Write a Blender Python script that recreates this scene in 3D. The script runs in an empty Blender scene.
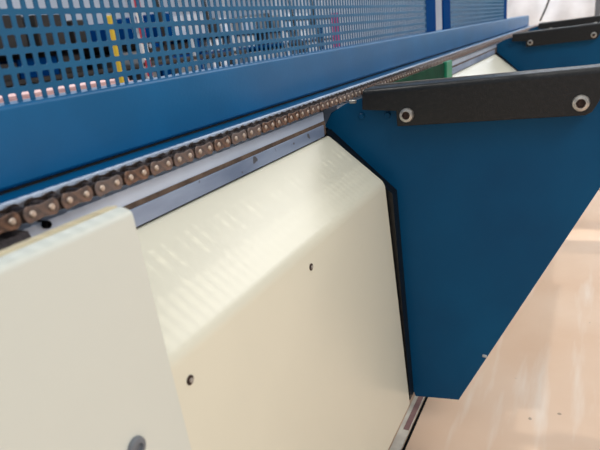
import bpy, bmesh, math, random
from mathutils import Vector, Matrix
random.seed(7)
C = bpy.context.scene.collection
SC = bpy.context.scene
# ---------------------------------------------------------------- camera, world, lights
FPX = 560.0
S = 0.822                 # metres per unit of the cross-section measurements
HC = 0.83 * S             # camera height above the floor
def basis():
    d1 = Vector((300.0, -222.0, FPX)).normalized()
    a = -1100.0; b = -(d1.x*a + d1.z*FPX)/d1.y
    d2 = -Vector((a, b, FPX)).normalized()
    d3 = d1.cross(d2)
    if d3.y > 0: d3 = -d3
    return d1, d2, d3
D1, D2, D3 = basis()
cd = bpy.data.cameras.new('camera'); cam = bpy.data.objects.new('camera', cd); C.objects.link(cam)
cd.sensor_width = 36; cd.sensor_fit = 'HORIZONTAL'; cd.lens = FPX/600*36
cd.clip_start = 0.01; cd.clip_end = 100
right = Vector((D2.x, D1.x, D3.x)); up = -Vector((D2.y, D1.y, D3.y)); back = -Vector((D2.z, D1.z, D3.z))
cam.matrix_world = Matrix(((right.x, up.x, back.x, 0), (right.y, up.y, back.y, 0), (right.z, up.z, back.z, HC), (0, 0, 0, 1)))
SC.camera = cam
cd.dof.use_dof = True; cd.dof.focus_distance = 0.8; cd.dof.aperture_fstop = 9.0

SC.view_settings.view_transform = 'Standard'; SC.view_settings.look = 'None'
SC.view_settings.gamma = 1; SC.view_settings.use_curve_mapping = False
SC.view_settings.exposure = 0.0
w = bpy.data.worlds.new('world'); SC.world = w; w.use_nodes = True
w.node_tree.nodes['Background'].inputs[0].default_value = (0.90, 0.95, 1.0, 1)
w.node_tree.nodes['Background'].inputs[1].default_value = 0.75
def light(kind, name, loc, target, energy, col, **kw):
    l = bpy.data.lights.new(name, kind); l.energy = energy; l.color = col
    for k, v in kw.items(): setattr(l, k, v)
    o = bpy.data.objects.new(name, l); C.objects.link(o); o.location = loc
    o.rotation_euler = (Vector(target) - Vector(loc)).to_track_quat('-Z', 'Y').to_euler()
    return o
# daylight from a high opening behind the guard: comes down through its holes
light('SUN', 'sun', (-1.38, -0.12, 3.0), (0, 0, 0), 1.9, (1, 0.97, 0.90), angle=math.radians(1.15))
# hall lamps, plus one light added to brighten the film curtain
light('AREA', 'hall_area_light', (2.2, -0.5, 3.2), (0.0, 1.0, 0.2), 58, (1, 0.97, 0.92), shape='RECTANGLE', size=2.4, size_y=1.2)
light('AREA', 'hall_area_light', (1.5, 4.5, 3.4), (0.0, 3.2, 0.0), 60, (1, 0.96, 0.90), shape='RECTANGLE', size=2.4, size_y=1.2)
light('AREA', 'hall_area_light', (1.0, 5.2, 3.0), (0.3, 6.6, 0.8), 70, (0.94, 0.97, 1), shape='RECTANGLE', size=2.0, size_y=0.6)  # added light aimed at the film curtain to brighten it
light('AREA', 'hall_area_light', (-4.0, 4.0, 3.6), (-4.5, 4.0, 0.0), 120, (0.95, 0.97, 1), shape='RECTANGLE', size=3.0, size_y=1.5)

# ---------------------------------------------------------------- helpers
def P(u, y, v): return Vector((u*S, y*S, HC + v*S))
def Wp(px, py, Y):
    "point of the plane at distance Y (cross-section units) seen at a pixel of the photograph"
    r = Vector((px-300.0, py-225.0, FPX)); t = r.dot(D1)
    return Vector((r.dot(D2)/t*Y*S, Y*S, HC + r.dot(D3)/t*Y*S))
K = 1.074     # the chain, beam and guard stand this much farther out than first measured
def PK(u, y, v): return P(u*K, y*K, v*K)
def lin(r, g, b):
    f = lambda c: (c/255/12.92) if c/255 <= .04045 else ((c/255+.055)/1.055)**2.4
    return (f(r), f(g), f(b), 1)
def mat(name, col, rough=.5, metal=0., col2=None, nscale=20., bump=0., bscale=60., coat=0., rnd=None, spec=.5, emit=None, lo=.35, hi=.65, stretch=None, spots=None):
    m = bpy.data.materials.new(name); m.use_nodes = True; nt = m.node_tree; N = nt.nodes; L = nt.links
    b = N['Principled BSDF']; b.inputs['Base Color'].default_value = col; b.inputs['Roughness'].default_value = rough
    b.inputs['Metallic'].default_value = metal; b.inputs['Coat Weight'].default_value = coat; b.inputs['Coat Roughness'].default_value = .28
    b.inputs['Specular IOR Level'].default_value = spec
    if emit: b.inputs['Emission Color'].default_value = col; b.inputs['Emission Strength'].default_value = emit
    tc = N.new('ShaderNodeTexCoord'); src = tc.outputs['Object']
    if stretch:
        mp = N.new('ShaderNodeMapping'); mp.inputs['Scale'].default_value = stretch; L.new(src, mp.inputs[0]); src = mp.outputs[0]
    if col2:
        n = N.new('ShaderNodeTexNoise'); n.inputs['Scale'].default_value = nscale; n.inputs['Detail'].default_value = 5; L.new(src, n.inputs[0])
        r = N.new('ShaderNodeMapRange'); r.inputs[1].default_value = lo; r.inputs[2].default_value = hi; L.new(n.outputs[0], r.inputs[0])
        mx = N.new('ShaderNodeMix'); mx.data_type = 'RGBA'; mx.inputs[6].default_value = col; mx.inputs[7].default_value = col2
        L.new(r.outputs[0], mx.inputs[0]); out = mx.outputs[2]
        if rnd:
            oi = N.new('ShaderNodeObjectInfo'); m2 = N.new('ShaderNodeMix'); m2.data_type = 'RGBA'
            r2 = N.new('ShaderNodeMapRange'); r2.inputs[3].default_value = 0; r2.inputs[4].default_value = .75
            L.new(oi.outputs['Random'], r2.inputs[0]); L.new(r2.outputs[0], m2.inputs[0]); L.new(out, m2.inputs[6]); m2.inputs[7].default_value = rnd; out = m2.outputs[2]
        if spots:
            v = N.new('ShaderNodeTexNoise'); v.inputs['Scale'].default_value = spots[0]; v.inputs['Detail'].default_value = 1; L.new(tc.outputs['Object'], v.inputs[0])
            r3 = N.new('ShaderNodeMapRange'); r3.inputs[1].default_value = spots[1]; r3.inputs[2].default_value = spots[1]+.03; L.new(v.outputs[0], r3.inputs[0])
            m3 = N.new('ShaderNodeMix'); m3.data_type = 'RGBA'; L.new(r3.outputs[0], m3.inputs[0]); L.new(out, m3.inputs[6]); m3.inputs[7].default_value = spots[2]; out = m3.outputs[2]
        L.new(out, b.inputs['Base Color'])
    if bump:
        n2 = N.new('ShaderNodeTexNoise'); n2.inputs['Scale'].default_value = bscale; n2.inputs['Detail'].default_value = 3; L.new(src, n2.inputs[0])
        bp = N.new('ShaderNodeBump'); bp.inputs['Strength'].default_value = bump; bp.inputs['Distance'].default_value = .002
        L.new(n2.outputs[0], bp.inputs['Height']); L.new(bp.outputs[0], b.inputs['Normal'])
    return m
M = dict(
    cream=mat('cream_paint', lin(214, 210, 190), .36, col2=lin(207, 203, 184), nscale=3, bump=.03, bscale=25, coat=.35),
    cream2=mat('cream_paint_grey_light', lin(205, 207, 197), .36, col2=lin(198, 201, 192), nscale=3, bump=.03, bscale=25),  # same cream; greyer light on the near cover put into the colour
    blue=mat('blue_paint', lin(0, 92, 142), .38, col2=lin(0, 84, 130), nscale=9, bump=.08, bscale=220, spec=.32),
    meshblue=mat('blue_guard_paint', lin(8, 88, 128), .5, col2=lin(6, 80, 118), nscale=15, spec=.35),
    dblue=mat('blue_bracket_paint', lin(0, 64, 102), .42, col2=lin(0, 74, 114), nscale=5, bump=.05, bscale=300, spec=.18),
    postblue=mat('deep_blue_paint', lin(0, 50, 108), 1, col2=lin(0, 56, 112), nscale=9, spec=.04),
    edge=mat('lit_bare_edge', lin(190, 196, 200), .45, .3, col2=lin(150, 150, 150), nscale=60),
    black=mat('black_rubber_and_gap', lin(8, 8, 9), .36, col2=lin(24, 22, 23), nscale=160, bump=.22, bscale=420, spec=.42, lo=.45, hi=.75),
    bark=mat('worn_brown_edge', lin(98, 88, 80), .6, col2=lin(60, 55, 52), nscale=70),
    dark=mat('dark_steel', lin(22, 22, 24), .7, col2=lin(34, 30, 28), nscale=40, bump=.3),
    grit=mat('oily_grit', lin(50, 40, 44), .6, col2=lin(28, 22, 24), nscale=300, bump=.8, bscale=500),
    alu=mat('scuffed_aluminium', lin(198, 210, 228), .42, .2, col2=lin(166, 178, 198), nscale=26, stretch=(1, .25, 1), bump=.1, bscale=200),
    bar=mat('cold_aluminium', lin(160, 174, 198), .4, .3, col2=lin(116, 130, 156), nscale=22, stretch=(1, .2, 1), spots=(60, .7, lin(90, 90, 96))),
    rust=mat('rusty_strip', lin(98, 80, 66), .8, col2=lin(58, 44, 36), nscale=50, bump=.4),
    chain=mat('oiled_rusty_link', lin(134, 98, 76), .5, .35, col2=lin(62, 44, 36), nscale=160, rnd=lin(112, 104, 102), bump=.3, bscale=500),
    inner=mat('dark_rusty_link', lin(58, 42, 34), .55, .4, col2=lin(34, 26, 24), nscale=180, bump=.3, bscale=500),
    backlink=mat('greasy_glint_link', lin(150, 154, 164), .4, .5, col2=lin(92, 84, 84), nscale=160, bump=.3, bscale=500),  # rear plates: silver glint of greasy links put into a paler grey
    pin=mat('polished_pin', lin(206, 190, 176), .35, .5, col2=lin(140, 118, 100), nscale=250),
    steel=mat('zinc_bolt', lin(196, 190, 182), .32, .8, col2=lin(150, 146, 140), nscale=150),
    socket=mat('bolt_socket', lin(70, 48, 40), .6, .4, col2=lin(40, 28, 24), nscale=200),
    tan=mat('worn_tan_edge', lin(196, 180, 146), .6, col2=lin(214, 200, 168), nscale=40),
    plug=mat('grey_plug', lin(168, 160, 150), .6, col2=lin(140, 132, 124), nscale=300),
    green=mat('green_plastic', lin(24, 128, 92), .4, col2=lin(20, 108, 78), nscale=30),
    dgreen=mat('dark_green_paint', lin(4, 58, 40), .8, col2=lin(4, 46, 32), nscale=30, spec=.1),
    cable=mat('black_cable', lin(5, 5, 6), .8, spec=.1),
    tape=mat('reddish_floor_strip', lin(146, 112, 108), .6, col2=lin(128, 96, 94), nscale=40),
    white=mat('white_floor_paint', lin(222, 214, 200), .6, col2=lin(206, 196, 184), nscale=40),
    wall=mat('hall_wall', lin(186, 196, 212), .7, col2=lin(170, 182, 200), nscale=1.2),
    film=mat('white_film', lin(228, 238, 250), .35, col2=lin(206, 216, 228), nscale=5, bump=.5, bscale=7, coat=.3),
    grey=mat('grey_machine_paint', lin(112, 116, 122), .5, col2=lin(90, 94, 100), nscale=4),
    pink=mat('pink_board', lin(206, 172, 170), .6, col2=lin(192, 156, 156), nscale=9),
    magenta=mat('magenta_cloth', lin(160, 50, 110), .7, col2=lin(140, 40, 96), nscale=6),
    yellow=mat('yellow_paint', lin(210, 180, 50), .5, col2=lin(200, 168, 40), nscale=9),
    red=mat('red_paint', lin(176, 40, 60), .5), wht=mat('white_paint', lin(228, 228, 228), .5),
    tgrey=mat('light_machine_paint', lin(176, 184, 196), .4, col2=lin(150, 158, 170), nscale=5),
)
def floor_mat():
    m = mat('beige_floor', lin(216, 190, 168), .5, col2=lin(204, 170, 142), nscale=3.2, bump=.05, bscale=30, spots=(34, .77, lin(150, 130, 112)), lo=.3, hi=.7)
    nt = m.node_tree; N = nt.nodes; L = nt.links; b = N['Principled BSDF']
    # pale scuffs: stretched wave-like noise
    tc = N.new('ShaderNodeTexCoord'); mp = N.new('ShaderNodeMapping'); mp.inputs['Scale'].default_value = (9, 1.1, 1); mp.inputs['Rotation'].default_value = (0, 0, .5)
    L.new(tc.outputs['Object'], mp.inputs[0]); n = N.new('ShaderNodeTexNoise'); n.inputs['Scale'].default_value = 2.5; n.inputs['Detail'].default_value = 6; L.new(mp.outputs[0], n.inputs[0])
    r = N.new('ShaderNodeMapRange'); r.inputs[1].default_value = .55; r.inputs[2].default_value = .75; r.inputs[4].default_value = .75; L.new(n.outputs[0], r.inputs[0])
    mx = N.new('ShaderNodeMix'); mx.data_type = 'RGBA'; L.new(r.outputs[0], mx.inputs[0]); L.new(b.inputs['Base Color'].links[0].from_socket, mx.inputs[6]); mx.inputs[7].default_value = lin(224, 214, 204)
    L.new(mx.outputs[2], b.inputs['Base Color']); return m
M['floor'] = floor_mat()

def mesh_obj(name, verts, faces, m, parent=None, smooth=False, loc=None):
    me = bpy.data.meshes.new(name); me.from_pydata([tuple(v) for v in verts], [], faces); me.validate()
    bm = bmesh.new(); bm.from_mesh(me); bmesh.ops.recalc_face_normals(bm, faces=bm.faces); bm.to_mesh(me); bm.free()
    if smooth:
        for p in me.polygons: p.use_smooth = True
    me.materials.append(m); o = bpy.data.objects.new(name, me); C.objects.link(o)
    if parent: o.parent = parent
    if loc: o.location = loc
    return o
def bevel(o, w, seg=2, ang=35):
    b = o.modifiers.new('bevel', 'BEVEL'); b.width = w; b.segments = seg; b.limit_method = 'ANGLE'; b.angle_limit = math.radians(ang)
    n = o.modifiers.new('wn', 'WEIGHTED_NORMAL') ; return o
def box(name, a, b, m, parent=None, bev=0.):
    x0, y0, z0 = (min(a[i], b[i]) for i in range(3)); x1, y1, z1 = (max(a[i], b[i]) for i in range(3))
    v = [(x0,y0,z0),(x1,y0,z0),(x1,y1,z0),(x0,y1,z0),(x0,y0,z1),(x1,y0,z1),(x1,y1,z1),(x0,y1,z1)]
    f = [(0,3,2,1),(4,5,6,7),(0,1,5,4),(1,2,6,5),(2,3,7,6),(3,0,4,7)]
    o = mesh_obj(name, v, f, m, parent)
    if bev: bevel(o, bev)
    return o
def prism(name, outline, axis_a, axis_b, m, parent=None, bev=0., smooth=False):
    "outline: 2D points; axis_a/axis_b map a 2D point to the two end faces"
    n = len(outline); v = [axis_a(*p) for p in outline] + [axis_b(*p) for p in outline]
    f = [tuple(range(n)), tuple(range(2*n-1, n-1, -1))] + [(i, (i+1) % n, n+(i+1) % n, n+i) for i in range(n)]
    o = mesh_obj(name, v, f, m, parent, smooth)
    if bev: bevel(o, bev)
    return o
def extr(name, sec, y0, y1, m, parent=None, bev=0.):
    "sec: (u, v) cross-section, extruded along the machine"
    return prism(name, sec, lambda u, v: P(u, y0, v), lambda u, v: P(u, y1, v), m, parent, bev)
def extrK(name, sec, y0, y1, m, parent=None, bev=0.):
    return extr(name, [(u*K, v*K) for u, v in sec], y0*K, y1*K, m, parent, bev)
def disc_stack(name, rings, seg, m, parent=None, axis='Y', loc=None, smooth=False, rot=0.):
    "rings: (r, h) along axis; closed at both ends"
    v = []; f = []
    for r, h in rings:
        for k in range(seg):
            a = 2*math.pi*k/seg + rot; c, s = r*math.cos(a), r*math.sin(a)
            v.append((c, h, s) if axis == 'Y' else ((h, c, s) if axis == 'X' else (c, s, h)))
    for i in range(len(rings)-1):
        for k in range(seg): f.append((i*seg+k, i*seg+(k+1) % seg, (i+1)*seg+(k+1) % seg, (i+1)*seg+k))
    f.append(tuple(range(seg))); f.append(tuple(range(len(v)-seg, len(v))))
    return mesh_obj(name, v, f, m, parent, smooth, loc)
def tag(o, label, cat, group=None, kind=None):
    if label: o['label'] = label
    if cat: o['category'] = cat
    if group: o['group'] = group
    if kind: o['kind'] = kind
    return o
def empty(name, loc, label, cat, group=None):
    o = bpy.data.objects.new(name, None); C.objects.link(o); o.location = loc; o.empty_display_size = .05
    return tag(o, label, cat, group)
def keep(o, root):
    "parent a part built in world space under an Empty that sits at the thing's base"
    o.parent = root; o.matrix_parent_inverse = Matrix.Translation(-root.location); return o
def under(root, *objs):
    for o in objs: keep(o, root)

# ---------------------------------------------------------------- setting
fl = box('floor', (-9, -3, -.06), (5, 14, 0), M['floor']); tag(fl, None, None, kind='structure')
for nm, a, b in (('wall_left', (-9.2, -3, 0), (-9, 14, 4.2)), ('wall_back', (-9, 14, 0), (5, 14.2, 4.2))):
    tag(box(nm, a, b, M['wall']), None, None, kind='structure')
# thin dark joint line across the floor on the right (recessed groove strip)
a = Wp(594, 187, 1.8); j = Wp(594, 187, 1); dj = (j - cam.location); t = -HC/dj.z; q1 = cam.location + dj*t
j = Wp(600, 190, 1); dj = (j - cam.location); t = -HC/dj.z; q2 = cam.location + dj*t
dq = (q2-q1).normalized(); q0 = q1 - dq*.02; q3 = q1 + dq*1.6; nq = Vector((-dq.y, dq.x, 0))*.0022
tr = mesh_obj('trim_1', [q0-nq, q3-nq, q3+nq, q0+nq, q0-nq+Vector((0,0,.0012)), q3-nq+Vector((0,0,.0012)), q3+nq+Vector((0,0,.0012)), q0+nq+Vector((0,0,.0012))],
              [(0,3,2,1),(4,5,6,7),(0,1,5,4),(1,2,6,5),(2,3,7,6),(3,0,4,7)], M['rust']); tag(tr, None, None, kind='structure')

# ---------------------------------------------------------------- machine body behind the covers
YE = 5.6                                           # far end of the machine
body = empty('conveyor_machine', P(-.6, 2.8, -.83), 'dark inner body of the machine behind the cream covers', 'machine')
for _o in (extr('base_box', [(-.505, -.80), (-.90, -.80), (-.90, -.19), (-.505, -.19)], -.3, YE, M['dark']),
      extr('inner_shelf', [(-.505, -.20), (-.462, -.20), (-.462, -.1845), (-.505, -.1845)], -.3, YE, M['dark'])): keep(_o, body)
for yy in (.05, 1.03, 3.1, 5.2):
    under(body, box('foot', P(-.52, yy-.04, -.83), P(-.60, yy+.04, -.80), M['dark'], bev=.002))

# ---------------------------------------------------------------- blue beam under the guard
beam = empty('guard_beam', PK(-.48, 2.4, -.11), 'long blue painted steel beam under the perforated guard', 'beam')
b1 = extrK('beam_face', [(-.475, -.105), (-.4785, -.1085), (-.52, -.1085), (-.52, -.034), (-.4775, -.034), (-.475, -.037)], -.3, 4.85, M['blue'], bev=.0012)
b2 = extrK('base_strip', [(-.4365, -.1175), (-.4365, -.112), (-.52, -.112), (-.52, -.1175)], -.3, 4.85, M['blue'], bev=.0006)
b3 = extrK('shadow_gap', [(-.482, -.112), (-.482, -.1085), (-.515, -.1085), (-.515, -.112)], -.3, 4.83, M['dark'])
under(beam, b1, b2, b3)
support = extrK('beam_support', [(-.452, -.118), (-.52, -.118), (-.52, -.16), (-.452, -.16)], -.3, 4.85, M['dark'])
keep(support, beam)

# ---------------------------------------------------------------- perforated guard
PU, PV = .01453*K, .0174*K
def perforated(y_start, ncol, v0, nrow, m):
    "sheet with rectangular round-cornered holes; real openings, real thickness"
    X0, X1 = -.4890*K*S, -.4904*K*S
    hw, hh, c = .0047*K*S, .0059*K*S, .0012*K*S
    cu, cv = PU*S/2, PV*S/2
    vs, fs = [], []
    hole = [(-hw+c, -hh), (hw-c, -hh), (hw, -hh+c), (hw, hh-c), (hw-c, hh), (-hw+c, hh), (-hw, hh-c), (-hw, -hh+c)]
    outer = [(-hw+c, -cv), (hw-c, -cv), (cu, -hh+c), (cu, hh-c), (hw-c, cv), (-hw+c, cv), (-cu, hh-c), (-cu, -hh+c)]
    corner = [(cu, -cv), (cu, cv), (-cu, cv), (-cu, -cv)]
    for i in range(ncol):
        yc = (y_start + (i+.5)*PU)*S
        for k in range(nrow):
            zc = HC + (v0 + k*PV)*S; b = len(vs)
            for X in (X0, X1):
                for p in hole + outer + corner: vs.append((X, yc+p[0], zc+p[1]))
            for s, sg in ((b, 1), (b+20, -1)):
                q = [(s, s+1, s+9, s+8), (s+2, s+3, s+11, s+10), (s+4, s+5, s+13, s+12), (s+6, s+7, s+15, s+14),
                     (s+1, s+2, s+10, s+16, s+9), (s+3, s+4, s+12, s+17, s+11), (s+5, s+6, s+14, s+18, s+13), (s+7, s, s+8, s+19, s+15)]
                fs += [t if sg > 0 else t[::-1] for t in q]
            for e in range(8): fs.append((b+e, b+20+e, b+20+(e+1) % 8, b+(e+1) % 8))
    me = bpy.data.meshes.new('perforated_sheet'); me.from_pydata(vs, [], fs); me.materials.append(m)
    o = bpy.data.objects.new('perforated_sheet', me); C.objects.link(o); return o
V0, NR = .0384*K - 4*PV, 46
VT = V0 + (NR-.5)*PV
def guard(y0, y1, pw, label):
    "y0..y1: extent of the sheet; pw: widths of the posts at its ends"
    root = empty('perforated_guard', P(-.49*K, (y0+y1)/2, -.036*K), label, 'guard', 'perforated guard panels on the blue beam')
    xf, xb = -.4875*K, -.4955*K; zb = -.036*K
    parts = [perforated(y0, int(round((y1-y0)/PU)), V0, NR, M['meshblue']),
        box('side_post', P(xf, y0-pw[0], zb), P(xb, y0, VT+.03), M['postblue'], bev=.0015),
        box('side_post', P(xf, y1, zb), P(xb, y1+pw[1], VT+.03), M['postblue'], bev=.0015),
        box('top_rail', P(xf, y0, VT), P(xb, y1, VT+.03), M['postblue'], bev=.0015)]
    under(root, *parts)
    return root
# columns line up with the photographed hole centres (first one measured at .3745)
k0 = .3745*K - 26.5*PU
n1 = int((1.89*K - k0)/PU)
guard(k0, k0 + n1*PU, (.08, .13), 'nearer blue perforated guard panel filling the upper left of the picture')
guard(2.22*K, 2.22*K + 96*PU, (.11, .12), 'farther blue perforated guard panel beyond the gap between dark blue posts')

# ---------------------------------------------------------------- rails under the chain
rail = empty('chain_rail', P(-.45, 2.4, -.18), 'scuffed silver rail running directly under the roller chain', 'rail')
for y0, y1 in ((.305, .965), (1.03, 5.2)):
    under(rail, extr('rail_face', [(-.450, -.1405), (-.480, -.1405), (-.480, -.183), (-.450, -.183)], y0, y1, M['alu'], bev=.0006))
under(rail, extr('back_guide', [(-.4665, -.136), (-.4725, -.136), (-.4725, -.1170), (-.4665, -.1170)], .1, 5.2, M['alu'], bev=.0008))
for y0, y1, lb in ((.305, .965, 'thin brown rusty strip between silver rail and aluminium bar before the bracket'), (1.03, 5.2, 'thin brown rusty strip beyond the nearest bracket')):
    rs = extr('rusty_strip', [(-.4485, -.1575), (-.4499, -.1575), (-.4499, -.183), (-.4485, -.183)], y0, y1, M['rust'])
    tag(rs, lb, 'strip')
for y0, y1, lb in ((.30, .952, 'bare aluminium flat bar along the top of the cream covers before the bracket'),
                   (1.10, 3.0, 'farther aluminium flat bar seen above the black strip of the nearest bracket')):
    ab = extr('aluminium_bar', [(-.4455, -.1632), (-.4484, -.1632), (-.4484, -.1845), (-.4455, -.1845)], y0, y1, M['bar'], bev=.0006)
    tag(ab, lb, 'bar', 'aluminium bars above the cream covers')
dk = extr('oily_ledge', [(-.440, -.140), (-.485, -.140), (-.485, -.183), (-.436, -.183), (-.436, -.150)], .05, .3045, M['grit'])
tag(dk, 'dark gritty oily ledge under the chain at the left edge', 'ledge')
sb = disc_stack('set_screw', [(.0032, -.010), (.0032, 0), (.0026, .0012), (.0016, .0012), (.0014, -.002)], 12, M['cable'], axis='X', loc=P(-.4455, .330, -.1435))
tag(sb, 'small black set screw beside the dark ledge under the chain', 'screw')

# ---------------------------------------------------------------- roller chain
PITCH = .0193*K*S; CZ = -.1172*K
chain = empty('roller_chain', P(-.418*K, 2.4, CZ), 'rusty brown roller chain running along the silver rail', 'chain')
def plate_outline(r, waist, seg=7):
    pts = []; h = PITCH/2
    for k in range(seg+1): a = -math.pi*.36 + 2*math.pi*.36*k/seg; pts.append((h + r*math.cos(a), r*math.sin(a)))
    pts.append((0, waist))
    for k in range(seg+1): a = math.pi*.64 + 2*math.pi*.36*k/seg; pts.append((-h + r*math.cos(a), r*math.sin(a)))
    pts.append((0, -waist)); return pts
TH = .0017
def plate_mesh(r, waist, name, m):
    o = prism(name, plate_outline(r, waist), lambda y, z: (TH/2, y, z), lambda y, z: (-TH/2, y, z), m); return bm_bev(o)
def bm_bev(o, w=.00035):
    bm = bmesh.new(); bm.from_mesh(o.data)
    ed = [e for e in bm.edges if len(e.link_faces) == 2 and e.calc_face_angle() > 1.2]
    bmesh.ops.bevel(bm, geom=ed, offset=w, segments=1, affect='EDGES'); bm.to_mesh(o.data); bm.free(); return o
XF, XB = -.4058*K*S, -.4315*K*S
po = plate_mesh(.0072, .0050, 'outer_plate', M['chain']); pi_ = plate_mesh(.0070, .0048, 'inner_plate', M['inner'])
pn = disc_stack('pin', [(.0029, 0), (.0029, .0248), (.0021, .0256)], 10, M['pin'], axis='X')
ro = disc_stack('roller', [(.0046, .0036), (.0050, .0042), (.0050, .0185), (.0046, .0190)], 12, M['inner'], axis='X', smooth=False)
pb = plate_mesh(.0070, .0050, 'outer_plate', M['backlink'])
sources = dict(back_plate=pb, outer_plate=po, inner_plate=pi_, pin=pn, roller=ro)
used = set(); far = bmesh.new()
Y_PIN = .405/1.405*K*S                                # a pin measured in the photo (x=32)
k_first, k_last, k_near = -12, 242, 62
def put(kind, x, y, k):
    src = sources[kind]; z = HC + CZ*S
    if k < k_near:
        if kind not in used: o = src; used.add(kind)
        else: o = src.copy(); C.objects.link(o)
        o.parent = chain; o.location = Vector((x, y, z)) - chain.location
    else:
        n0 = len(far.verts); far.from_mesh(src.data); far.verts.ensure_lookup_table()
        for v in far.verts[n0:]: v.co += Vector((x, y, z))
for k in range(k_first, k_last):
    y = Y_PIN + k*PITCH
    put('pin', XB - .0008, y, k); put('roller', XB, y, k)
    ym = y + PITCH/2
    if k % 2 == 0:
        put('outer_plate', XF, ym, k); put('back_plate', XB, ym, k)
    else:
        put('inner_plate', XF - .0021, ym, k); put('inner_plate', XB + .0021, ym, k)
fm = bpy.data.meshes.new('far_links'); far.to_mesh(fm); far.free(); fm.materials.append(M['chain'])
fo = bpy.data.objects.new('far_links', fm); C.objects.link(fo); keep(fo, chain); fo['kind'] = 'stuff'

# ---------------------------------------------------------------- cream cover panels
def cover(sec, y0, y1, th, m):
    "sheet bent along sec (u, v), outer line first; thickness inwards; rounded folds by fine points"
    n = len(sec); inner = []
    for i, (u, v) in enumerate(sec):
        a = Vector(sec[max(i-1, 0)]); b = Vector(sec[min(i+1, n-1)]); t = (b-a).normalized(); nrm = Vector((t.y, -t.x))
        inner.append((u + nrm.x*th, v + nrm.y*th))
    verts = [P(u, y, v) for y in (y0, y1) for (u, v) in sec + inner]; f = []; N2 = 2*n
    for i in range(n-1):
        f += [(i, i+1, N2+i+1, N2+i), (n+i, N2+n+i, N2+n+i+1, n+i+1), (i, n+i, n+i+1, i+1), (N2+i, N2+i+1, N2+n+i+1, N2+n+i)]
    f += [(0, N2, N2+n, n), (n-1, n+n-1, N2+n+n-1, N2+n-1)]
    o = mesh_obj('cover_sheet', verts, f, m); 
    for p_ in o.data.polygons: p_.use_smooth = True
    es = o.modifiers.new('es', 'EDGE_SPLIT'); es.split_angle = math.radians(30); return o
def fold(path, r, seg=5):
    "round the inner corners of a polyline"
    out = [path[0]]
    for i in range(1, len(path)-1):
        a, b, c = (Vector(path[i+k]) for k in (-1, 0, 1)); da = (a-b).normalized(); dc = (c-b).normalized()
        s, e = b + da*r, b + dc*r
        for k in range(seg+1):
            t = k/seg; q = s*(1-t)**2 + b*2*t*(1-t) + e*t*t; out.append((q.x, q.y))
    out.append(path[-1]); return out
SEC = fold([(-.453, -.191), (-.4475, -.1828), (-.337, -.276), (-.307, -.767), (-.325, -.768)], .011)
def along(angle, u0=None, y=None, off=0.):
    "point of the cover face seen at pixel x for a given cross-section angle (deg below horizontal)"
    t = math.tan(math.radians(angle)); # face line: v = -.276 - k (u+.337)
    k = (.767-.276)/.030
    u = -(.276 + k*.337)/(k - t) if False else None
def face_point(px, py, lift=0.):
    r = Vector((px-300.0, py-225.0, FPX)); t = r.dot(D1); a = r.dot(D2)/t; b = r.dot(D3)/t
    k = -(.767-.276)/.030                            # v = -.276 + k (u + .337); u = aY, v = bY
    Y = (-.276 + k*.337)/(b - k*a)
    return P(a*Y + lift, Y, b*Y)
c2 = empty('cover_panel', P(-.31, .6, -.767), 'middle cream sheet metal cover with sloping top between near cover and bracket', 'panel', 'cream machine covers')
under(c2, cover(SEC, .318, .965, .003, M['cream']))
def hole(px, py, root, r=.0042, scr=False):
    q = face_point(px, py, .0012 if scr else .0002)
    if scr:
        o = disc_stack('screw_head', [(.008, -.004), (.008, .001), (.0072, .0028), (.0040, .0034), (.0036, .0012)], 16, M['grey'], axis='X', loc=q)
    else:
        o = disc_stack('screw_hole', [(r, -.002), (r, .0005), (r*.85, .0009), (r*.6, .0005)], 14, M['socket'], axis='X', loc=q)
    keep(o, root)
    if not scr: keep(disc_stack('hole_plug', [(r*.5, 0), (r*.5, .0012), (r*.35, .0014)], 12, M['plug'], axis='X', loc=q + Vector((0, .0006, -.0004))), root)
hole(190, 380, c2); hole(311, 267, c2)
SEC1 = fold([(-.372, -.127), (-.356, -.1235), (-.344, -.127), (-.3362, -.276), (-.3063, -.767), (-.325, -.768)], .005)
c1 = empty('cover_panel', P(-.31, 0, -.767), 'near cream cover standing taller and overlapping at the lower left', 'panel', 'cream machine covers')
under(c1, cover(SEC1, -.35, .337, .003, M['cream2']))
under(c1, extr('worn_edge', [(-.3725, -.1245), (-.360, -.1228), (-.360, -.1262), (-.3725, -.128)], -.35, .3365, M['tan']))
hole(135, 447, c1, scr=True)
for y0, y1, lb in ((1.10, 3.0, 'farther cream cover seen as a pale wedge behind the black strip'), (3.12, 4.9, 'last cream cover beyond the second blue bracket')):
    c3 = empty('cover_panel', P(-.31, (y0+y1)/2, -.767), lb, 'panel', 'cream machine covers'); under(c3, cover(SEC, y0, y1, .003, M['cream']))

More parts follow.
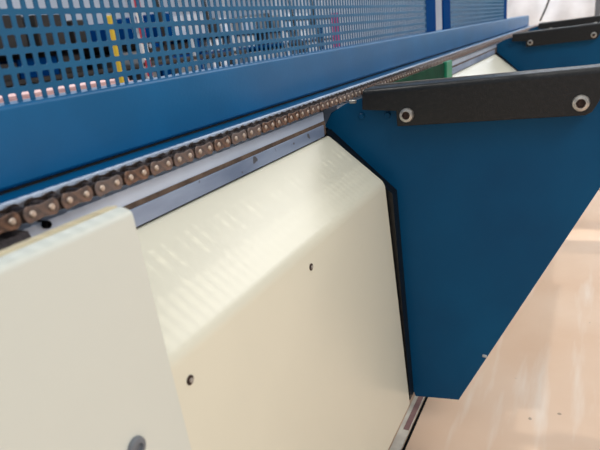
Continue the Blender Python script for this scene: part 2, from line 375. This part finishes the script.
# ---------------------------------------------------------------- brackets
def L2(px, py, Y): q = Wp(px, py, Y); return (q.x, q.z)
def bracket(label):
    root = empty('support_bracket', P(-.2, 1.0, -.752), label, 'bracket', 'blue support brackets along the machine')
    Y = 1.0
    tip = [L2(325, 126, Y), L2(331, 113, Y), L2(345, 104, Y), L2(362, 98, Y)]
    rt = L2(600, 184, Y); bb = L2(459, 400, Y); dx = (rt[0]-bb[0])/(rt[1]-bb[1])
    zt = L2(590, 112, Y)[1]; top_r = (bb[0] + (zt-bb[1])*dx + .004, zt)
    zt2 = L2(590, 75, Y)[1]
    out = [L2(413, 390, Y), (L2(413, 390, Y)[0]+.004, L2(415, 396, Y)[1]), bb, (bb[0]+.0015, bb[1]+.004), top_r, (top_r[0], zt2), (tip[-1][0], tip[-1][1])] + tip[::-1][1:] + [L2(396, 190, Y)]
    pl = prism('bracket_plate', out, lambda x, z: (x, Y*S, z), lambda x, z: (x, Y*S+.006, z), M['dblue'], bev=.0008)
    pl.data.materials.append(M['edge'])
    for p_ in pl.data.polygons:
        if abs(p_.normal.y) < .3 and p_.normal.z < .2 and p_.normal.x > -.2: p_.material_index = 1  # bare right and bottom edges; light they catch put into the colour
    keep(pl, root)
    Yb = .965; yb0, yb1 = Yb*S, Y*S
    # black strip: stepped lower edge at the inner end, chamfered outer end, rounded top
    o = [L2(362, 90, Yb), L2(362, 110, Yb), L2(396, 111, Yb), L2(397, 126.5, Yb), L2(585, 115.5, Yb), L2(592, 112, Yb), L2(600, 100, Yb), L2(606, 66.5, Yb)]
    bar_ = prism('rubber_strip', o, lambda x, z: (x, yb0, z), lambda x, z: (x, yb1 + .018, z), M['black'])
    bm = bmesh.new(); bm.from_mesh(bar_.data)
    ed = [e for e in bm.edges if all(abs(v.co.y-yb0) < 1e-5 for v in e.verts) and all(v.co.z > L2(606, 70, Yb)[1]-.03 for v in e.verts) and e.calc_length() > .2]
    bmesh.ops.bevel(bm, geom=ed, offset=.008, segments=6, profile=.5, affect='EDGES'); bm.to_mesh(bar_.data); bm.free()
    bevel(bar_, .0012, 2); keep(bar_, root)
    o2 = [(x, z) for x, z in (L2(364, 88, Yb), L2(364, 92, Yb), L2(604, 70, Yb), L2(604, 67, Yb))]
    gap_shape = [L2(331, 129, Y), L2(397, 190, Y), L2(414, 392, Y), L2(406, 392, Y), L2(385, 192, Y), L2(322, 134, Y)]  # black strip standing in for the shaded gap between cover and bracket
    keep(prism('dark_gap_strip', gap_shape, lambda x, z: (x, .972*S, z), lambda x, z: (x, Y*S-.0005, z), M['black']), root)
    bk = prism('backing_strip', [(a, b-.001) for a, b in o2], lambda x, z: (x, yb1+.018, z), lambda x, z: (x, yb1+.030, z), M['bark'], bev=.001); keep(bk, root)
    for bx, by in ((407, 115), (581, 103)):
        q = Wp(bx, by, Yb)
        h_ = disc_stack('bolt_head', [(.0104, 0), (.0102, -.0040), (.0094, -.0058), (.0064, -.0064), (.0058, -.0064), (.0056, -.0030)], 24, M['steel'], loc=q)
        s_ = disc_stack('hex_socket', [(.0058, -.0030), (.0056, -.0068), (.0050, -.0068), (.0046, -.0040)], 6, M['socket'], loc=q)
        keep(h_, root); s_.parent = h_
        s_.location = (0, 0, 0)
    for bx, by in ((362, 116), (388, 115)):
        q = Wp(bx, by, Y); keep(disc_stack('small_bolt', [(.005, .001), (.005, -.0025), (.004, -.0035)], 6, M['dblue'], loc=q), root)
    q = Wp(485, 356, Y); keep(box('edge_nick', q + Vector((-.004, -.002, -.002)), q + Vector((.003, .005, .0025)), M['edge'], bev=.0008), root)
    return root
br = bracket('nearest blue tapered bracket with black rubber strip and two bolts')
def copy_tree(o, parent=None):
    c = o.copy(); C.objects.link(c); mpi = o.matrix_parent_inverse.copy()
    if parent: c.parent = parent; c.matrix_parent_inverse = mpi
    for ch in list(o.children): copy_tree(ch, c)
    return c
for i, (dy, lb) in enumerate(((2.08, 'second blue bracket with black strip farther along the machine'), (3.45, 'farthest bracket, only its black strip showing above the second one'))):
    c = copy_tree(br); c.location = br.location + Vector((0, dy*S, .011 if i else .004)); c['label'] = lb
# bright bolt ends between chain and bracket
for px, lb in ((353, 'tiny bright steel stud at the bracket tip under the chain'),):
    st = disc_stack('steel_stud', [(.003, 0), (.003, .009), (.002, .010)], 10, M['steel'], axis='X', loc=Wp(px-3, 102, .99)); tag(st, lb, 'stud')

# ---------------------------------------------------------------- green guide
gy = .39/.233
g = empty('chain_guide', P(-.385, 1.5, -.2), 'green plastic chain guide just behind the black strip', 'guide')
under(g, extr('guide_plate', [(-.390, -.118), (-.394, -.118), (-.394, -.20), (-.390, -.20)], 1.10, 1.69, M['dgreen'], bev=.001),
      extr('end_block', [(-.383, -.116), (-.396, -.116), (-.396, -.20), (-.383, -.20)], 1.69, 1.76, M['green'], bev=.002))

# ---------------------------------------------------------------- floor items
def tube(name, pts, r, m, seg=8):
    cu = bpy.data.curves.new(name, 'CURVE'); cu.dimensions = '3D'; sp = cu.splines.new('POLY'); sp.points.add(len(pts)-1)
    for i, q in enumerate(pts): sp.points[i].co = (*q, 1)
    cu.bevel_depth = r; cu.bevel_resolution = 3
    me = bpy.data.meshes.new_from_object(bpy.data.objects.new('t', cu)); o = bpy.data.objects.new(name, me); C.objects.link(o); me.materials.append(m); return o
ft = math.tan(math.radians(90-69.85))
cb = tube('floor_cable', [(-.83*ft*S + .0006*math.sin(k*1.3), (-.3+k*.15)*S, .0024) for k in range(36)], .0023, M['cable'])
tag(cb, 'thin black cable lying on the floor below the covers', 'cable')
def floor_y(px, py):
    r = Vector((px-300.0, py-225.0, FPX)); t = r.dot(D1); return -.83/(r.dot(D3)/t)
yA, yB = floor_y(405, 430), floor_y(426, 398)
t2 = box('floor_tape', (-.333*S, -.2, 0), (-.3105*S, 4.2, .001), M['white']); tag(t2, 'white strip on the floor between the covers and the black cable', 'tape')
t1 = box('floor_tape', (-.324*S, yA*S, .001), (-.3125*S, yB*S+.12, .0022), M['tape']); tag(t1, 'short reddish brown strip on the white floor strip below the bracket', 'tape')

# ---------------------------------------------------------------- background seen through the guard
def legs_frame(root, x0, x1, y0, y1, h, m, t=.05):
    for x in (x0, x1):
        for y in (y0, y1): keep(box('leg', (x-t/2, y-t/2, 0), (x+t/2, y+t/2, h), m), root)
def bench(x0, x1, y0, y1, h, m, label, drawers=0):
    root = empty('workbench', ((x0+x1)/2, (y0+y1)/2, 0), label, 'workbench'); legs_frame(root, x0+.03, x1-.03, y0+.03, y1-.03, h-.04, M['dark'])
    keep(box('worktop', (x0, y0, h-.04), (x1, y1, h), m, bev=.004), root); keep(box('lower_shelf', (x0+.02, y0+.02, .16), (x1-.02, y1-.02, .19), M['grey']), root); return root
def cabinet(x0, x1, y0, y1, h, m, label, z0=0):
    root = empty('machine_cabinet', ((x0+x1)/2, (y0+y1)/2, z0), label, 'cabinet')
    keep(box('cabinet_body', (x0, y0, z0+.06), (x1, y1, z0+h), m, bev=.01), root); keep(box('plinth', (x0+.02, y0+.02, z0), (x1-.02, y1-.02, z0+.06), M['dark']), root)
    ym = (y0+y1)/2
    for a, b in ((y0+.01, ym-.005), (ym+.005, y1-.01)):
        d = box('door', (x1, a, z0+.08), (x1+.015, b, z0+h-.03), m, bev=.003); keep(d, root)
        hd = box('handle', (x1+.015, (a+b)/2-.01, z0+h*.5), (x1+.035, (a+b)/2+.01, z0+h*.5+.1), M['alu'], bev=.003); hd.parent = d; hd.matrix_parent_inverse = root.matrix_world.inverted() if False else Matrix.Translation(-root.location); 
        hd.matrix_parent_inverse = (Matrix.Translation(root.location) @ Matrix.Translation(-root.location)).inverted()
    return root
# pink boards stacked low on the left
pk = bench(-3.0, -2.2, .9, 2.55, .50, M['grey'], 'low grey bench holding the pink boards behind the guard')
for k in range(3):
    o = box('pink_board', (-2.95+.03*k, .95+.02*k, .50+.018*k), (-2.25-.02*k, 2.48-.03*k, .517+.018*k), M['pink'], bev=.002); tag(o, ('lowest pale pink board of the stack behind the guard', 'middle pale pink board of the stack behind the guard', 'topmost pale pink board of the stack behind the guard')[k], 'board', 'pink boards on the low bench')
def storage_rack(x0, x1, y0, y1, h, levels, m, label, mats, names, seed, group):
    rnd = random.Random(seed); root = empty('storage_rack', ((x0+x1)/2, (y0+y1)/2, 0), label, 'rack')
    for x in (x0, x1-.04):
        for y in (y0, y1-.04): keep(box('post', (x, y, 0), (x+.04, y+.04, h), m), root)
    for k in range(levels):
        z = h*(k+1)/levels; keep(box('back_panel', (x0-.02, y0, z-h/levels), (x0-.005, y1, z), m), root) if k else None; keep(box('shelf', (x0, y0, z-.03), (x1, y1, z), m), root)
        if k == levels-1: zt = .22
        else: zt = h/levels - .05
        y = y0+.05
        while y < y1-.25:
            wd = rnd.uniform(.12, .34); hh = rnd.uniform(.7, .99)*zt; i = rnd.randrange(len(mats))
            if rnd.random() < .85:
                o = box('storage_box', (x0+.06, y, z), (x1-rnd.uniform(.03, .12), min(y+wd, y1-.05), z+hh), M[mats[i]], bev=.004)
                tag(o, names[i] + (', lowest shelf', ', second shelf from the floor', ', third shelf from the floor', ', on top')[k], 'box', group)
            y += wd + rnd.uniform(.01, .10)
    return root
storage_rack(-4.0, -3.4, 1.6, 4.55, .78, 4, M['dark'], 'dark steel storage rack behind the left part of the guard',
             ('dark', 'postblue', 'grey', 'dark'), ('black box on the dark storage rack at left', 'deep blue box on the dark storage rack at left', 'grey box on the dark storage rack at left', 'black box on the dark storage rack at left'), 3, 'boxes on the dark storage rack')
storage_rack(-4.6, -4.0, 5.4, 8.8, .80, 4, M['postblue'], 'blue storage rack behind the middle of the guard',
             ('dark', 'tgrey', 'film', 'tgrey', 'grey'), ('dark box on the blue storage rack', 'pale grey box on the blue storage rack', 'white box on the blue storage rack', 'pale grey box on the blue storage rack', 'mid grey box on the blue storage rack'), 5, 'boxes on the blue storage rack')
cabinet(-6.2, -5.4, 9.5, 11.2, 1.1, M['tgrey'], 'pale machine cabinet far behind the right half of the guard')
# glass rack: dark A-frame with slanted posts
def rack(x, y, label):
    root = empty('glass_rack', (x, y, 0), label, 'rack')
    for k in range(5):
        yy = y + .28*k
        keep(tube('rack_post', [(x, yy, 0), (x-.22, yy+.04, 1.5)], .018, M['dark'] if k % 2 else M['tgrey']), root)
    for z in (.25, .60, .84): keep(tube('rack_rail', [(x-.03, y-.05, z), (x-.03, y+1.2, z)], .015, M['dark']), root)
    return root
rack(-2.6, 3.0, 'dark tubular glass rack behind the left part of the guard')
rack(-2.9, 5.6, 'dark tubular glass rack behind the centre of the guard')
def dirp(px, py, xw):
    r = Vector((px-300.0, py-225.0, FPX)); t = r.dot(D1); a, b = r.dot(D2)/t, r.dot(D3)/t; Y = xw/a; return Vector((xw, Y, HC + b*Y))
q = dirp(336, 30, -1.9)
mg = disc_stack('fabric_roll', [(.026, 0), (.03, .02), (.03, .80), (.026, .82)], 18, M['magenta'], axis='Z', loc=(q.x, q.y, 0), smooth=False); tag(mg, 'upright magenta fabric roll behind the guard', 'roll')
q = dirp(137, 3, -2.0)
pst = empty('marker_post', (q.x, q.y, 0), 'red and white striped marker post behind the guard top left', 'post')
for k in range(12): keep(disc_stack('band', [(.014, 0), (.014, .08)], 10, M['red'] if k % 2 else M['wht'], axis='Z', loc=(q.x, q.y, k*.08)), pst)
q = dirp(110, 20, -2.1)
yb_ = box('yellow_box', (q.x-.02, q.y-.02, .0), (q.x+.02, q.y+.02, q.z+.02), M['yellow'], bev=.005); tag(yb_, 'narrow yellow box standing behind the guard', 'box')

# white film curtain at the end of the machine
def curtain(x0, x1, y, z1):
    n = 60; vs = []; f = []
    for i in range(n+1):
        u = i/n; x = x0 + (x1-x0)*u; d = .05*math.sin(u*34+math.sin(u*11)*1.5) + .02*math.sin(u*83)
        for z in (0, z1*.5, z1): vs.append((x + .02*math.sin(z*5+u*9), y + d + .05*math.sin(z*3), z))
    for i in range(n):
        for k in range(2): f.append((i*3+k, (i+1)*3+k, (i+1)*3+k+1, i*3+k+1))
    o = mesh_obj('film_curtain', vs, f, M['film'], smooth=True); so = o.modifiers.new('s', 'SOLIDIFY'); so.thickness = .004
    return tag(o, 'white translucent film curtain hanging beyond the end of the machine', 'curtain')
curtain(-1.0, 2.6, 6.6, 2.4)
rod = tube('thin_rod', [Wp(540, 21, 5.0), Wp(546, 8, 5.0), Wp(552, -8, 5.0)], .006, M['dark']); tag(rod, 'thin dark rod leaning near the end of the machine', 'rod')

q = Wp(598, 8, 6.0)
cp = empty('curtain_post', Vector((q.x, q.y, 0)), 'slim grey post standing in front of the white curtain at the right edge', 'post')
keep(box('post_tube', (q.x-.02, q.y-.02, .01), (q.x+.02, q.y+.02, 2.4), M['grey'], bev=.003), cp); keep(box('foot_plate', (q.x-.06, q.y-.06, 0), (q.x+.06, q.y+.06, .01), M['grey'], bev=.002), cp)
